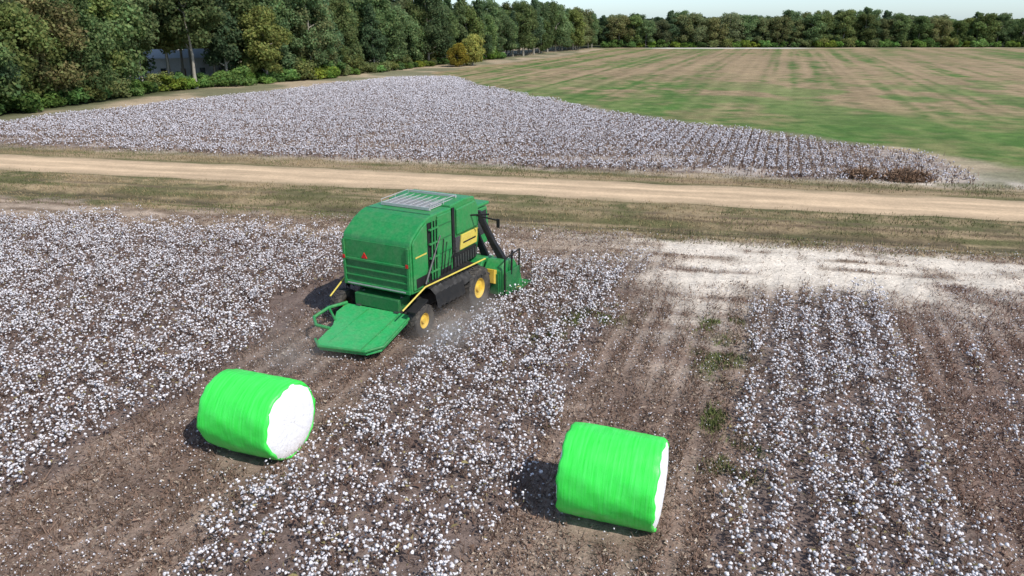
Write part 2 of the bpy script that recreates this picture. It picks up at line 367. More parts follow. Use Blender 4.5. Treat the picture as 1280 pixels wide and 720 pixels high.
# verge grass + weeds
N=120000
vx=rng.uniform(-60,45,N); vr=rng.uniform(42,64,N); vy=vr-RK*vx
k=((vr<51.7+rng.normal(size=N)*.5)|(vr>59.2+rng.normal(size=N)*.4))&(rng.random(N)<-.1+1.25*fbm(vx,vy,2.5,110))&(np.abs(vr-49)>.35)&(np.abs(vr-46)>rng.random(N))
vx,vy=vx[k],vy[k]
wn=6000; wi=rng.integers(0,len(WEEDS),wn); Wd=np.array(WEEDS)[wi]
dy_=rng.normal(size=wn)*Wd[:,3]*.6; wx=Wd[:,0]+rng.normal(size=wn)*Wd[:,2]*.6+.3*dy_; wy=Wd[:,1]+dy_
kw=rng.random(wn)<sst(.38,.58,fbm(wx,wy,.7,44)); wx,wy=wx[kw],wy[kw]; wn=len(wx)
nv=len(vx); ax=np.concatenate([vx,wx]); ay=np.concatenate([vy,wy]); n=len(ax)
P=np.stack([ax,ay,gz(ax,ay)],1)
m1=(fbm(ax,ay,4,111)+.3*(rng.random(n)-.5))[:,None]
c=np.where(m1>.47,np.array([[.31,.235,.13]]),np.array([[.13,.14,.055]]))*(.6+.7*rng.random((n,1)))
c[nv:]=np.array([.15,.175,.06])*(.6+.8*rng.random((wn,1)))
V,F,C=blades(P,.06+.16*rng.random(n),.03+.03*rng.random(n),.8*rng.random(n),c)
me=fast_mesh('verge_grass',V,F,C); me.materials.append(M_grass)
o=link(bpy.data.objects.new('verge_grass',me)); tag(o,"short dry grass and green weeds along the road","grass",kind="stuff")
# far cotton
N=430000
fx=rng.uniform(-78,44,N); fy=54+(176-54)*rng.random(N)**1.25
s=qf(fx,fy)*.941; ph=((s)/.97+.5)%1-.5
fx=fx-ROWR[0]*ph*.97*.22; fy=fy-ROWR[1]*ph*.97*.22
m=softpoly(fx,fy,FARC,2.2,40)*sst(62.5,65,rf(fx,fy)); m=m*np.clip(-.12+1.35*(fbm(fx,fy,5,120)*.4+fbm(fx,fy,1.4,122)*.6),0,1)*infr(fx,fy)
m=m*(1-.85*sst(.42,.66,fbm(fx*.3,fy,3,121))*(1-sst(67,78,rf(fx,fy))))*(1-.75*sst(24,38,fx))
k=rng.random(N)<m; fx,fy=fx[k],fy[k]; n=len(fx)
P=np.stack([fx,fy,gz(fx,fy)],1); P[:,2]+=.08+.34*rng.random(n)
v=.48+.42*rng.random((n,1)); L=[blobs(P,.026+.05*rng.random(n)**1.5+.0004*fy,OCT,OCTF,np.clip(np.array([.83,.79,.82])*v,0,.82),.5)]
P=np.stack([fx,fy,gz(fx,fy)],1)+rng.normal(size=(n,3))*np.array([.4,.4,0])
L.append(blades(P,.2+.28*rng.random(n),.06+.08*rng.random(n),.4*rng.random(n),np.array([.20,.14,.11])*(.6+.9*rng.random((n,1)))))
k=rng.random(n)<.6
L.append(leaves(P[k]+[0,0,.25],.06+.06*rng.random(k.sum()),np.array([.20,.145,.115])*(.5+rng.random((k.sum(),1)))))
V,F,C=join(L); me=fast_mesh('cotton_crop',V,F,C); me.materials.append(M_crop)
o=link(bpy.data.objects.new('cotton_crop',me)); tag(o,"pale cotton field on the other side of the dirt road","cotton plants",kind="stuff")
# ------------------------------------------------------------ solid mesh builder
class MB:
    def __init__(s): s.v=[];s.f=[]
    def add(s,v,f):
        o=len(s.v); s.v+= [tuple(p) for p in v]; s.f+=[tuple(i+o for i in q) for q in f]; return s
    def box(s,x0,x1,y0,y1,z0,z1):
        return s.add([(x0,y0,z0),(x1,y0,z0),(x1,y1,z0),(x0,y1,z0),(x0,y0,z1),(x1,y0,z1),(x1,y1,z1),(x0,y1,z1)],
            [(0,3,2,1),(4,5,6,7),(0,1,5,4),(1,2,6,5),(2,3,7,6),(3,0,4,7)])
    def prismx(s,prof,x0,x1):
        n=len(prof); v=[(x0,a,b) for a,b in prof]+[(x1,a,b) for a,b in prof]
        f=[tuple(range(n))[::-1],tuple(range(n,2*n))]+[(i,(i+1)%n,n+(i+1)%n,n+i) for i in range(n)]
        return s.add(v,f)
    def slab(s,poly,z,th):
        n=len(poly); v=[(a,b,c-th) for a,b,c in poly]+list(poly)
        f=[tuple(range(n))[::-1],tuple(range(n,2*n))]+[(i,(i+1)%n,n+(i+1)%n,n+i) for i in range(n)]
        return s.add(v,f)
    def tube(s,pts,r,n=8,square=False):
        pts=[Vector(p) for p in pts]; rs=r if isinstance(r,(list,tuple)) else [r]*len(pts)
        rings=[];
        for i,p in enumerate(pts):
            d=(pts[min(i+1,len(pts)-1)]-pts[max(i-1,0)]).normalized()
            up=Vector((0,0,1)) if abs(d.z)<.95 else Vector((0,1,0))
            a=d.cross(up).normalized(); b=a.cross(d)
            m=4 if square else n
            for k in range(m):
                t=2*math.pi*(k+.5)/m; rings.append(p+a*math.cos(t)*rs[i]+b*math.sin(t)*rs[i])
        m=4 if square else n
        f=[(i*m+k,i*m+(k+1)%m,(i+1)*m+(k+1)%m,(i+1)*m+k) for i in range(len(pts)-1) for k in range(m)]
        f.append(tuple(range(m))[::-1]); f.append(tuple(range((len(pts)-1)*m,len(pts)*m)))
        return s.add(rings,f)
    def lathex(s,prof,n=32,closed=False):
        m=len(prof); v=[(a,r*math.cos(2*math.pi*k/n),r*math.sin(2*math.pi*k/n)) for a,r in prof for k in range(n)]
        f=[(i*n+k,i*n+(k+1)%n,(i+1)*n+(k+1)%n,(i+1)*n+k) for i in range(m-1) for k in range(n)]
        if closed: f+=[((m-1)*n+k,(m-1)*n+(k+1)%n,(k+1)%n,k) for k in range(n)]
        return s.add(v,f)
    def obj(s,name,mat,parent=None,bev=.015,loc=(0,0,0),smooth=False,label=None):
        me=bpy.data.meshes.new(name); me.from_pydata(s.v,[],s.f); me.update()
        import bmesh
        b=bmesh.new(); b.from_mesh(me); bmesh.ops.recalc_face_normals(b,faces=b.faces); b.to_mesh(me); b.free()
        me.materials.append(mat)
        if smooth: me.polygons.foreach_set('use_smooth',[True]*len(me.polygons))
        o=bpy.data.objects.new(name,me); link(o,parent); o.location=loc
        if bev>0:
            md=o.modifiers.new('b','BEVEL'); md.width=bev; md.segments=2; md.limit_method='ANGLE'
        if label:o['label']=label
        return o
# ------------------------------------------------------------ bales
def bale(loc,rz,label,seed):
    e=empty('cotton_bale',(loc[0],loc[1],0),rz); tag(e,label,"cotton bale","round cotton bales left on picked lanes")
    n=96; W=1.2; R=1.16
    prof=[(-W+.02,R-.13),(-W-.015,R-.08),(-W-.01,R-.03),(-W+.05,R),]+[(-W+.05+ (2*W-.1)*k/14,R) for k in range(1,14)]+[(W-.05,R),(W+.01,R-.03),(W+.015,R-.08),(W-.02,R-.13)]
    v=[];m=len(prof)
    rr=random.Random(seed)
    for i,(a,r) in enumerate(prof):
        for k in range(n):
            t=2*math.pi*k/n
            d=.012*math.sin(5*t+a*2+seed)+.008*math.sin(11*t-a*4)+.006*math.sin(23*t+a*9+seed)+rr.uniform(-.003,.003)
            dx=.02*math.sin(7*t+seed)+.012*math.sin(17*t) if abs(a)>W-.06 else 0
            rad=r+d+(.02*(1-(a/W)**2) if abs(a)<W else 0)
            z=rad*math.sin(t); 
            if z<-R+.07: z=-R+.07+(z+R-.07)*.3
            v.append((a+dx,rad*math.cos(t),z+R-.06))
    f=[(i*n+k,i*n+(k+1)%n,(i+1)*n+(k+1)%n,(i+1)*n+k) for i in range(m-1) for k in range(n)]
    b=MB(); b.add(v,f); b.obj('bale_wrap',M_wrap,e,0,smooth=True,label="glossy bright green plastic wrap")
    for sgn in (1,-1):
        v=[];f=[];rn=12
        for i in range(rn+1):
            rad=(R-.055)*i/rn
            for k in range(n):
                t=2*math.pi*k/n
                z=rad*math.sin(t)
                if z<-R+.1: z=-R+.1
                bul=(W+.015+.07*(1-(i/rn)**4)-.03*(i==rn)+rr.uniform(-.008,.008))
                v.append((sgn*bul,rad*math.cos(t),z+R-.06))
        f=[(i*n+k,i*n+(k+1)%n,(i+1)*n+(k+1)%n,(i+1)*n+k) for i in range(rn) for k in range(n)]
        b=MB(); b.add(v,f); b.obj('cotton_face',M_cot,e,0,smooth=True)
    return e
bale(bales[0],math.radians(-21),"round cotton bale in green wrap behind the picker",1)
bale(bales[1],math.radians(-19),"round green wrapped cotton bale alone on picked lane",4)
# ------------------------------------------------------------ picker
E=empty('cotton_picker',(-5.46,27.62,0),math.radians(-27))
tag(E,"green cotton picker with yellow trim driving through cotton field","cotton picker")
prof=[(0,1.75),(3.1,1.5),(3.1,4.66),(1.55,4.66),(1.25,4.6),(.75,4.40),(.2,4.04),(.04,3.9),(0,3.75)]
body=MB().prismx(prof,-1.65,1.65).obj('bale_chamber',GREEN,E,.05)
MB().box(-1.6,1.6,-.05,-.003,1.8,3.74).obj('rear_gate',GREEN,body,.03)
fr=MB()
fr.box(-1.64,1.64,-.12,-.055,2.86,2.96)
for z0 in (2.5,2.18): fr.box(-1.52,1.52,-.105,-.055,z0,z0+.07)
fr.box(-1.64,1.64,-.13,-.055,1.78,1.95)
fr.box(-1.64,-1.52,-.12,-.055,1.95,3.7); fr.box(1.52,1.64,-.12,-.055,1.95,3.7)
fr.obj('gate_frame',GREEN,body,.015)
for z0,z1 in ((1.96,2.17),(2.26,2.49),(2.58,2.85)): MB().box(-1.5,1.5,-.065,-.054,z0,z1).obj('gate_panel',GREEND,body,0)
MB().box(-1.45,1.45,-.145,-.132,1.84,1.89).obj('pale_stripe',GREY,body,0)
b=MB(); b.add([(-.7,-.09,3.0),(-.42,-.09,3.0),(-.56,-.09,3.24),(-.7,-.055,3.0),(-.42,-.055,3.0),(-.56,-.055,3.24)],[(0,1,2),(3,4,5),(0,1,4,3),(1,2,5,4),(2,0,3,5)]); b.obj('slow_vehicle_reflector',RED,body,0)
for xx in (-1.56,1.56): MB().box(xx-.06,xx+.06,-.15,-.132,2.9,3.05).obj('tail_light',RED,body,.005)
MB().prismx([(1.58,4.675),(1.62,4.675),(1.62,4.685),(1.58,4.685)],-1.6,1.6).obj('roof_seam',GREEND,body,0)
for sg in (1,-1):
    side=MB(); a,b_=(1.65,1.72) if sg>0 else (-1.72,-1.65)
    side.prismx([(.1,1.9),(1.15,1.8),(1.15,4.46),(.75,4.3),(.2,3.95),(.1,3.8)],a,b_)
    side.prismx([(1.95,1.8),(3.0,1.75),(3.0,4.55),(1.95,4.55)],a,b_)
    side.obj('side_cover',GREEN,body,.03)
MB().box(1.652,1.69,1.22,1.9,1.85,4.4).obj('side_recess',BLK,body,0)
for z0 in (2.3,2.9,3.5,4.1): MB().box(1.722,1.735,1.98,2.98,z0,z0+.05).obj('side_rib',GREEND,body,0)
MB().box(1.722,1.73,2.05,2.9,1.85,2.2).obj('vent_panel',BLK,body,0)
MB().box(1.722,1.73,.25,1.05,1.95,2.35).obj('vent_panel',BLK,body,0)
MB().box(1.722,1.728,.25,1.05,3.2,3.26).obj('yellow_decal',YEL,body,0)
b=MB()
for yy in (1.35,1.56,1.76): b.tube([(1.76,yy,1.9),(1.76,yy+.1,4.45)],.035)
for zz in (2.3,2.9,3.5,4.1): b.box(1.70,1.80,1.24,1.9,zz,zz+.06)
b.obj('hydraulic_linkage',GREEN,body,.005)
b=MB(); b.tube([(1.82,.75,2.0),(1.82,1.5,3.1)],.05); b.tube([(1.82,1.5,3.1),(1.82,1.95,3.75)],.03); b.obj('hydraulic_cylinder',STEEL,body,0)
b=MB()
for k in range(5):
    yy=2.0+k*.25; b.tube([(1.75,yy,1.9),(1.79,yy+.1,2.6+.2*math.sin(k*2)),(1.76,yy+.3,3.1+.4*math.cos(k))],.02,6)
b.obj('hydraulic_hose',BLK,body,0)
acc=MB().prismx([(3.15,1.9),(5.3,1.9),(5.5,2.6),(5.5,4.2),(5.15,4.72),(4.3,4.80),(3.15,4.72)],-1.6,1.6).obj('accumulator_housing',GREEN,E,.05)
MB().prismx([(3.5,3.35),(5.35,3.35),(5.35,4.15),(5.05,4.55),(3.5,4.5)],1.6,1.70).obj('side_cover',GREEN,acc,.05)
MB().prismx([(3.75,2.6),(5.2,2.6),(5.35,3.25),(3.9,3.25)],1.6,1.68).obj('yellow_panel',YEL,acc,.02)
MB().box(1.682,1.69,4.0,5.1,2.85,2.92).obj('panel_line',BLK,acc,0)
MB().prismx([(3.4,2.55),(3.7,2.55),(3.82,3.25),(3.4,3.25)],1.6,1.67).obj('dark_panel',STEEL,acc,.02)
b=MB(); b.prismx([(3.2,1.92),(5.2,1.92),(5.2,2.52),(3.2,2.52)],1.6,1.66)
b.box(1.6,1.66,3.18,3.38,2.53,4.6); b.obj('side_grille',BLK,acc,.01)
b=MB()
for k in range(9): b.box(1.66,1.69,3.28+k*.22,3.36+k*.22,1.95,2.40)
b.obj('grille_slat',STEEL,acc,0)
rh=MB().box(-1.2,1.15,2.2,4.1,4.68,4.72).obj('roof_hatch',GREY,E,.01)
b=MB()
for k in range(12): b.box(-1.2,1.15,2.22+k*.16,2.26+k*.16,4.725,4.76)
for k in range(8): b.box(-1.2+k*.33,-1.16+k*.33,2.2,4.1,4.765,4.79)
b.box(-1.24,1.2,2.13,2.2,4.68,4.80); b.box(-1.24,1.2,4.25,4.32,4.80,4.90)
b.obj('roof_grid',GREY,rh,0)
for xx in (-1.26,1.22):
    b=MB(); b.tube([(xx,2.2,4.9),(xx,4.2,4.93)],.015)
    for yy in (2.2,3.2,4.2): b.tube([(xx,yy,4.66),(xx,yy,4.91)],.013)
    b.obj('roof_railing',GREY,rh,0)
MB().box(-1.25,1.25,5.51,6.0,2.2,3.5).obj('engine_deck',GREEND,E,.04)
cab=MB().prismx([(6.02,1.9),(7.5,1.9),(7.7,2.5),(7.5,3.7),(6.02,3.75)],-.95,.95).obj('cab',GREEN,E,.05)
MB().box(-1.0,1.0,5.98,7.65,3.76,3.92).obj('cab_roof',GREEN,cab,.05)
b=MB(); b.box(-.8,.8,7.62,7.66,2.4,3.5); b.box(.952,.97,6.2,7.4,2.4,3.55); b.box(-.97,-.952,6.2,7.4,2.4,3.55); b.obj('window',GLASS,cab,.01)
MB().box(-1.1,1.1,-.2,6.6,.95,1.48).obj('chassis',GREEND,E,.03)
MB().box(-1.5,1.5,.6,2.2,.75,1.42).obj('fuel_tank',BLK,E,.1)
def wheel(name,x,y,R,w,side):
    e=bpy.data.objects.new(name,None); link(e,E); e.location=(x,y,R)
    b=MB(); h=w/2
    b.lathex([(-h*.8,R*.45),(-h,R*.62),(-h,R*.88),(-h*.75,R*.95),(h*.75,R*.95),(h,R*.88),(h,R*.62),(h*.8,R*.45)],40,True)
    nl=20
    for k in range(nl):
        for s_ in (-1,1):
            t=2*math.pi*(k+(.5 if s_>0 else 0))/nl
            vv=[]
            for (xx,dt) in ((0,.16),(s_*h,0)):
                for rr in (R*.93,R*1.0 if xx==0 else R*.97):
                    for dd in (-.045,.045):
                        a=t+dt+dd; vv.append((xx,rr*math.cos(a),rr*math.sin(a)))
            b.add(vv,[(0,1,3,2),(4,6,7,5),(0,4,5,1),(2,3,7,6),(0,2,6,4),(1,5,7,3)])
    b.obj('tyre',TYRE,e,0)
    b=MB(); b.lathex([(side*h*.75,R*.48),(side*h*.82,R*.45),(side*h*.4,R*.38),(side*h*.35,R*.18),(side*h*.7,R*.15),(side*h*.7,.001)],32)
    b.obj('rim',YELD,e,0,smooth=False)
for s_ in (-1,1):
    wheel('front_wheel',s_*1.75,3.75,.98,.5,s_); wheel('front_wheel',s_*2.42,3.75,.98,.5,s_)
    wheel('rear_wheel',s_*1.95,.1,.70,.45,s_)
for s_ in (1,-1):
    b=MB()
    for k in range(11):
        y0=.75+k*.31; o=.085*y0; low=1.05 if y0<2.4 else 1.5
        A=[(1.70,1.90),(1.98+o,1.82),(2.20+o,1.62),(2.32+o,low)]
        v=[(s_*a,y0,z) for a,z in A]+[(s_*(a+.11),y0+.24,z+.13) for a,z in A]
        b.add(v,[(i,i+1,i+5,i+4) for i in range(3)]); 
        v=[(s_*(a+.11),y0+.24,z+.13) for a,z in A]+[(s_*(a+.03),y0+.31,z-.04) for a,z in A]
        b.add(v,[(i,i+1,i+5,i+4) for i in range(3)])
    b.obj('ribbed_guard',BLK,E,0)
    MB().tube([(s_*1.8,-.9,1.42),(s_*1.95,.5,1.98),(s_*2.55,4.4,2.15)],.034,8).obj('yellow_rail',YEL,E,0)
MB().prismx([(-.55,1.2),(.4,1.45),(.4,1.52),(-.55,1.28)],1.72,2.15).obj('rear_fender',BLK,E,.01)
MB().prismx([(4.6,.95),(4.85,.85),(4.95,1.5),(4.65,1.6)],2.45,2.88).obj('yellow_fender',YELD,E,.03)
pl=MB()
P=[(-1.5,-.25,.95),(-1.45,-1.0,.85),(-.9,-1.9,.7),(-.75,-3.0,.5),(-.35,-3.35,.42),(1.55,-2.95,.42),(1.95,-2.55,.5),(1.75,-.15,.95)]
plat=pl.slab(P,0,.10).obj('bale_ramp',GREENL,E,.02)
b=MB(); 
b.tube([(-1.45,-.3,1.0),(-1.75,-1.1,1.0),(-1.85,-1.9,.85),(-1.4,-2.3,.75),(-.8,-2.2,.68)],.07)
b.tube([(-1.75,-1.1,1.0),(-1.0,-1.6,.75)],.05)
b.tube([(1.75,-.2,1.0),(2.0,-2.5,.6),(1.55,-3.0,.5),(-.35,-3.4,.5),(-.8,-3.05,.56)],.06)
b.obj('ramp_arm',GREEN,plat,0)
for xx in (-.3,1.2): MB().tube([(xx,-.35,.957),(xx+.05,-2.95,.475)],.02).obj('ramp_rib',GREEN,plat,0)
for xx in (-.9,1.0): 
    b=MB(); b.box(xx-.1,xx+.1,-.3,.4,.7,1.0); b.tube([(xx,-.2,.85),(xx,.2,1.5)],.06); b.obj('ramp_hinge',STEEL,plat,0)
for x0,x1,yy in ((1.35,2.9,5.65),(.85,1.85,5.8),(.35,.75,5.9),(-.35,-.75,5.9),(-.85,-1.85,5.8),(-1.35,-2.9,5.65)):
    MB().tube([(x0,5.2,4.05),(x0+(x1-x0)*.12,5.62,3.85),(x0+(x1-x0)*.6,yy,2.5),(x1,yy+.1,1.5)],[.14,.2,.19,.22],4,True).obj('air_duct',BLK,E,.02)
b=MB(); b.tube([(1.5,4.6,3.95),(2.5,4.9,4.05)],.04); b.tube([(1.5,5.2,3.85),(2.9,5.1,3.75)],.035);b.obj('mirror_arm',BLK,E,0)
MB().box(2.8,2.95,5.0,5.06,3.45,3.85).obj('mirror',BLK,E,.01)
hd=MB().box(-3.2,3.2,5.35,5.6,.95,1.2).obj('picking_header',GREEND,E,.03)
for k in range(6):
    xc=-2.68+k*1.07
    MB().prismx([(4.9,.3),(6.3,.18),(7.0,.3),(6.7,1.1),(6.1,1.75),(5.2,1.9),(4.85,1.5)],xc-.46,xc+.46).obj('row_unit',GREEN,hd,.06)
    MB().box(xc-.34,xc+.34,4.76,4.845,.4,1.35).obj('unit_door',GREEND,hd,.01)
for k in range(7):
    xc=-3.2+k*1.07
    MB().add([(xc-.1,6.2,.15),(xc+.1,6.2,.15),(xc+.1,6.2,.8),(xc-.1,6.2,.8),(xc,7.9,.12)],[(0,1,2,3),(0,4,1),(1,4,2),(2,4,3),(3,4,0)]).obj('crop_divider',GREEN,hd,.01)
b=MB(); b.box(3.22,3.30,5.0,6.4,.3,1.4); b.obj('header_end_panel',GREEND,hd,.02)
b=MB(); b.tube([(3.25,4.9,.5),(3.3,4.85,2.1)],.04); b.tube([(3.25,6.3,.6),(3.3,6.3,2.2)],.04); b.tube([(3.3,4.85,2.1),(3.3,6.3,2.2)],.035); b.tube([(3.28,5.5,1.2),(3.28,5.6,2.3)],.05); b.obj('header_frame_bar',BLK,hd,0)
# ------------------------------------------------------------ dust
def dust(name,c,rad,dens,label,rz):
    import bmesh
    me=bpy.data.meshes.new(name); b=bmesh.new(); bmesh.ops.create_icosphere(b,subdivisions=3,radius=1); b.to_mesh(me); b.free()
    o=bpy.data.objects.new(name,me); o.location=c; o.scale=rad; o.rotation_euler=(0,0,rz); link(o); tag(o,label,"dust",kind="stuff")
    m=bpy.data.materials.new('dust_volume'); m.use_nodes=True; nt=m.node_tree; nt.nodes.remove(nt.nodes['Principled BSDF'])
    vs=nt.nodes.new('ShaderNodeVolumeScatter'); vs.inputs['Color'].default_value=(.74,.60,.48,1)
    co=objco(nt)
    ln=nt.nodes.new('ShaderNodeVectorMath'); ln.operation='LENGTH'; nt.links.new(co,ln.inputs[0])
    fall=maprange(nt,ln.outputs['Value'],.15,1.0,1,0)
    mp=nt.nodes.new('ShaderNodeMapping'); mp.inputs['Scale'].default_value=(rad[0]*.5,rad[1]*.5,rad[2]*.5); nt.links.new(co,mp.inputs[0])
    n=maprange(nt,noise(nt,1.1,2,mp.outputs[0]),.35,.65,.2,1)
    nt.links.new(math_(nt,'MULTIPLY',math_(nt,'MULTIPLY',fall,n),dens),vs.inputs['Density'])
    nt.links.new(vs.outputs[0],nt.nodes['Material Output'].inputs['Volume']); me.materials.append(m)
dust('dust_cloud',(-2.2,26.6,.5),(1.9,4.2,1.0),.65,"thin tan dust raised around the picker wheels",math.radians(-24))
dust('dust_cloud',(-8.0,24.6,.4),(2.6,3.2,.9),.28,"thin tan dust drifting behind the picker",math.radians(-20))
# ------------------------------------------------------------ trees
def crown_mesh(name,H,R,base,kind,seed,nl=4200,ls=.42,hue=(.062,.088,.032)):
    r=np.random.default_rng(seed); cl=[]
    nc={'oak':48,'pine':40,'shrub':14}[kind]
    for j in range(nc):
        u=(j+r.random())/nc
        if kind=='pine':
            z=base+(H-base)*u; rr=R*(1-u*.7)*(.35+.6*r.random()); cr=R*(.42-.22*u)
        elif kind=='oak':
            z=base+(H-base)*(.05+.88*u); prof=math.sin(math.pi*min(1,max(.12,(.25+.68*u))))**.6; rr=R*prof*r.random()**.5; cr=R*(.20+.2*r.random())
        else:
            z=H*(.15+.6*u); rr=R*(1-.4*u)*r.random()**.5; cr=R*(.25+.2*r.random())
        a=r.random()*6.283
        cl.append((rr*math.cos(a),rr*math.sin(a),z,cr,.75+.45*r.random()))
    cl=np.array(cl); w=cl[:,3]**2; w/=w.sum(); idx=r.choice(nc,nl,p=w)
    d=r.normal(size=(nl,3)); d/=np.linalg.norm(d,axis=1)[:,None]
    rad=cl[idx,3]*(.35+.85*r.random(nl))
    P=cl[idx,:3]+d*rad[:,None]*np.array([1,1,.85])
    nrm=d*.6+r.normal(size=(nl,3))*.6; nrm[:,2]+=.3; nrm/=np.linalg.norm(nrm,axis=1)[:,None]
    t=np.cross(nrm,r.normal(size=(nl,3))); t/=np.linalg.norm(t,axis=1)[:,None]; b=np.cross(nrm,t)
    s=ls*(.45+.9*r.random(nl))[:,None]
    V=np.stack([P-t*s-b*s*.5,P+t*s*.2-b*s*.8,P+t*s+b*s*.3,P-t*s*.3+b*s*.9],1)
    V+=r.normal(size=V.shape)*ls*.15
    V=V.reshape(-1,3); V[:,2]=np.maximum(V[:,2],.05)
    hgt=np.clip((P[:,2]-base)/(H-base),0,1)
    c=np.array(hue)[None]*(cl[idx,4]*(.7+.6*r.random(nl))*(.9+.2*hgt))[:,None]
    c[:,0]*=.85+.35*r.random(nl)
    me=fast_mesh(name,V,np.arange(4*nl).reshape(-1,4),np.repeat(c,4,0)); me.materials.append(M_leaf)
    return me,cl
def trunk_mesh(H,base,cl,seed,r0=.28):
    r=random.Random(seed); b=MB(); top=H*.82
    pts=[(0,0,-.1)]; 
    for k in range(1,7): pts.append((r.uniform(-.25,.25)*k/3,r.uniform(-.25,.25)*k/3,top*k/6))
    b.tube(pts,[r0*1.3]+[r0*(1-.14*k) for k in range(1,7)],8)
    for c in sorted(cl.tolist(),key=lambda c:-c[3])[:9]:
        zz=max(base*.8,c[2]-2.2,.8); f=min(1,zz/top); i=min(5,int(f*6)); p=pts[i]
        q=pts[i+1]; tt=f*6-i; st=(p[0]+(q[0]-p[0])*tt,p[1]+(q[1]-p[1])*tt,zz if zz<top else top)
        mid=((st[0]+c[0])/2,(st[1]+c[1])/2,(st[2]+c[2])/2-.2)
        b.tube([st,mid,(c[0],c[1],c[2])],[.12,.08,.03],5)
    me=bpy.data.meshes.new('trunk'); me.from_pydata(b.v,[],b.f); me.update(); me.materials.append(BARK); return me
protos=[]
spec=[('oak_tree',17,5.0,2.2,'oak',(.175,.245,.085)),('oak_tree',15,4.5,1.6,'oak',(.190,.260,.085)),('oak_tree',18,4.8,3.4,'oak',(.160,.225,.085)),
      ('pine_tree',19,4.0,4.0,'pine',(.135,.205,.090)),('pine_tree',17,3.7,3.0,'pine',(.145,.215,.090)),('oak_tree',13,4.5,1.0,'oak',(.230,.280,.085)),('oak_tree',16,5.3,1.8,'oak',(.215,.240,.100)),
      ('oak_tree',17,4.6,6.8,'oak',(.195,.250,.090)),('oak_tree',9,3.8,.8,'oak',(.34,.32,.055))]
for j,(nm,H,R,b0,kd,hu) in enumerate(spec):
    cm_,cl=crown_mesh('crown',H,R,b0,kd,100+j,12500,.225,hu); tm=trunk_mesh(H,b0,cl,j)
    protos.append((nm,cm_,tm))
sm=[]
for j in range(4):
    sm.append(crown_mesh('shrub',2.6+.5*j,2.0+.2*j,.1,'shrub',200+j,2600,.18,[(.17,.30,.06),(.15,.25,.06),(.20,.31,.06),(.22,.25,.08)][j])[0])
def tree(x,y,j,s,rz,label,grp,sz=None):
    nm,cm_,tm=protos[j]
    e=bpy.data.objects.new(nm,None); e.location=(x,y,0); e.rotation_euler=(0,0,rz); e.scale=(s,s,sz or s); link(e)
    tag(e,label,"tree",grp)
    for n_,m_ in (('trunk',tm),('crown',cm_)): link(bpy.data.objects.new(n_,m_),e)
Lb={'oak_tree':"leafy broadleaf tree at the edge of the cotton field",'pine_tree':"tall green pine in the field-edge tree line"}
line=[(-84,78),(-71,97),(-63,138),(-41,170),(-22,220),(-2,264),(44,376)]
rr=random.Random(11); cnt=0
def walk(line,step):
    out=[]
    for (x0,y0),(x1,y1) in zip(line,line[1:]):
        L=math.hypot(x1-x0,y1-y0); dx,dy=(x1-x0)/L,(y1-y0)/L; t=0
        while t<L:
            out.append((x0+dx*t,y0+dy*t,dx,dy)); t+=step*(1.0 if y0<200 else 1.1)
    return out
for row in range(4):
    for (x,y,dx,dy) in walk(line,5.6 if row<2 else 6.6):
        off=3+row*6+rr.uniform(-2,2); tx=x-dy*off+rr.uniform(-1.5,1.5); ty=y+dx*off+rr.uniform(-1.5,1.5)
        az=tx/ty
        if abs(az)>.78: continue
        see=-.52<az<-.38 and ty<176
        if see and rr.random()<.42: continue
        if row>=3 and ty>230: continue
        if row>=2 and ty>300: continue
        j=rr.choice([0,1,2,4,5,6,1,0,6,3,7]); s=rr.uniform(.8,1.15)
        if see: j=7
        elif az>-.36: j=rr.choice([0,2,3,4,6,0,2,1])
        if az<-.3: s=rr.uniform(.98,1.25)
        tree(tx,ty,j,s,rr.uniform(0,6.28),Lb[protos[j][0]],"trees along the field edge"); cnt+=1
# taller trees behind the house
for k in range(14):
    tree(-112+k*4.2+rr.uniform(-1,1),190+rr.uniform(0,10)+k*1.2,rr.choice([0,2,6]),rr.uniform(1.1,1.35),rr.uniform(0,6.28),"tall leafy tree standing behind the white house","trees along the field edge"); cnt+=1
tree(-11.5,220,8,.95,1,"small yellow-green tree at the corner of the field","trees along the field edge")
tree(-15.5,214,8,.7,2,"small yellow-green tree at the corner of the field","trees along the field edge")
for row in range(2):
    t=46
    while t<318:
        tx=t+rr.uniform(-2,2); ty=378+row*9+rr.uniform(-3,3)+(t-50)*.04
        j=rr.choice([0,1,2,3,6,6,0,2]); s=rr.uniform(.85,1.2)
        tree(tx,ty,j,s*1.1,rr.uniform(0,6.28),"dark tree in the distant tree line beyond the field","distant trees beyond the field",s*.86); cnt+=1
        t+=rr.uniform(5,7.5)
ns_=0
def shrub(x,y,j,s,lab="bright green shrub at the foot of the trees"):
    o=bpy.data.objects.new('shrub',sm[j]); o.location=(x,y,0); o.rotation_euler=(0,0,rr.uniform(0,6.28)); o.scale=(s*1.15,s*1.15,s*rr.uniform(.8,1.1)); link(o)
    tag(o,lab,"shrub","shrubs along the field edge"); global ns_; ns_+=1
for rowi,(st,o0) in enumerate(((3.4,.5),(4.2,4.0))):
    for (x,y,dx,dy) in walk(line[:6],st):
        if rr.random()<.1: continue
        off=o0+rr.uniform(-1,1.5); s=(rr.uniform(.65,1.3) if y<175 else rr.uniform(.5,1.0))*(1.0 if rowi==0 else 1.35)
        X_,Y_=x-dy*off,y+dx*off
        if -.52<X_/Y_<-.38 and Y_<172: s=min(s,1.0)
        if abs(X_/Y_)<.76: shrub(X_,Y_,rr.randrange(4),s)
t=48
while t<310:
    shrub(t,373+rr.uniform(-1,2)+(t-50)*.03,rr.randrange(4),rr.uniform(.8,1.6)); t+=rr.uniform(3.5,6.5)
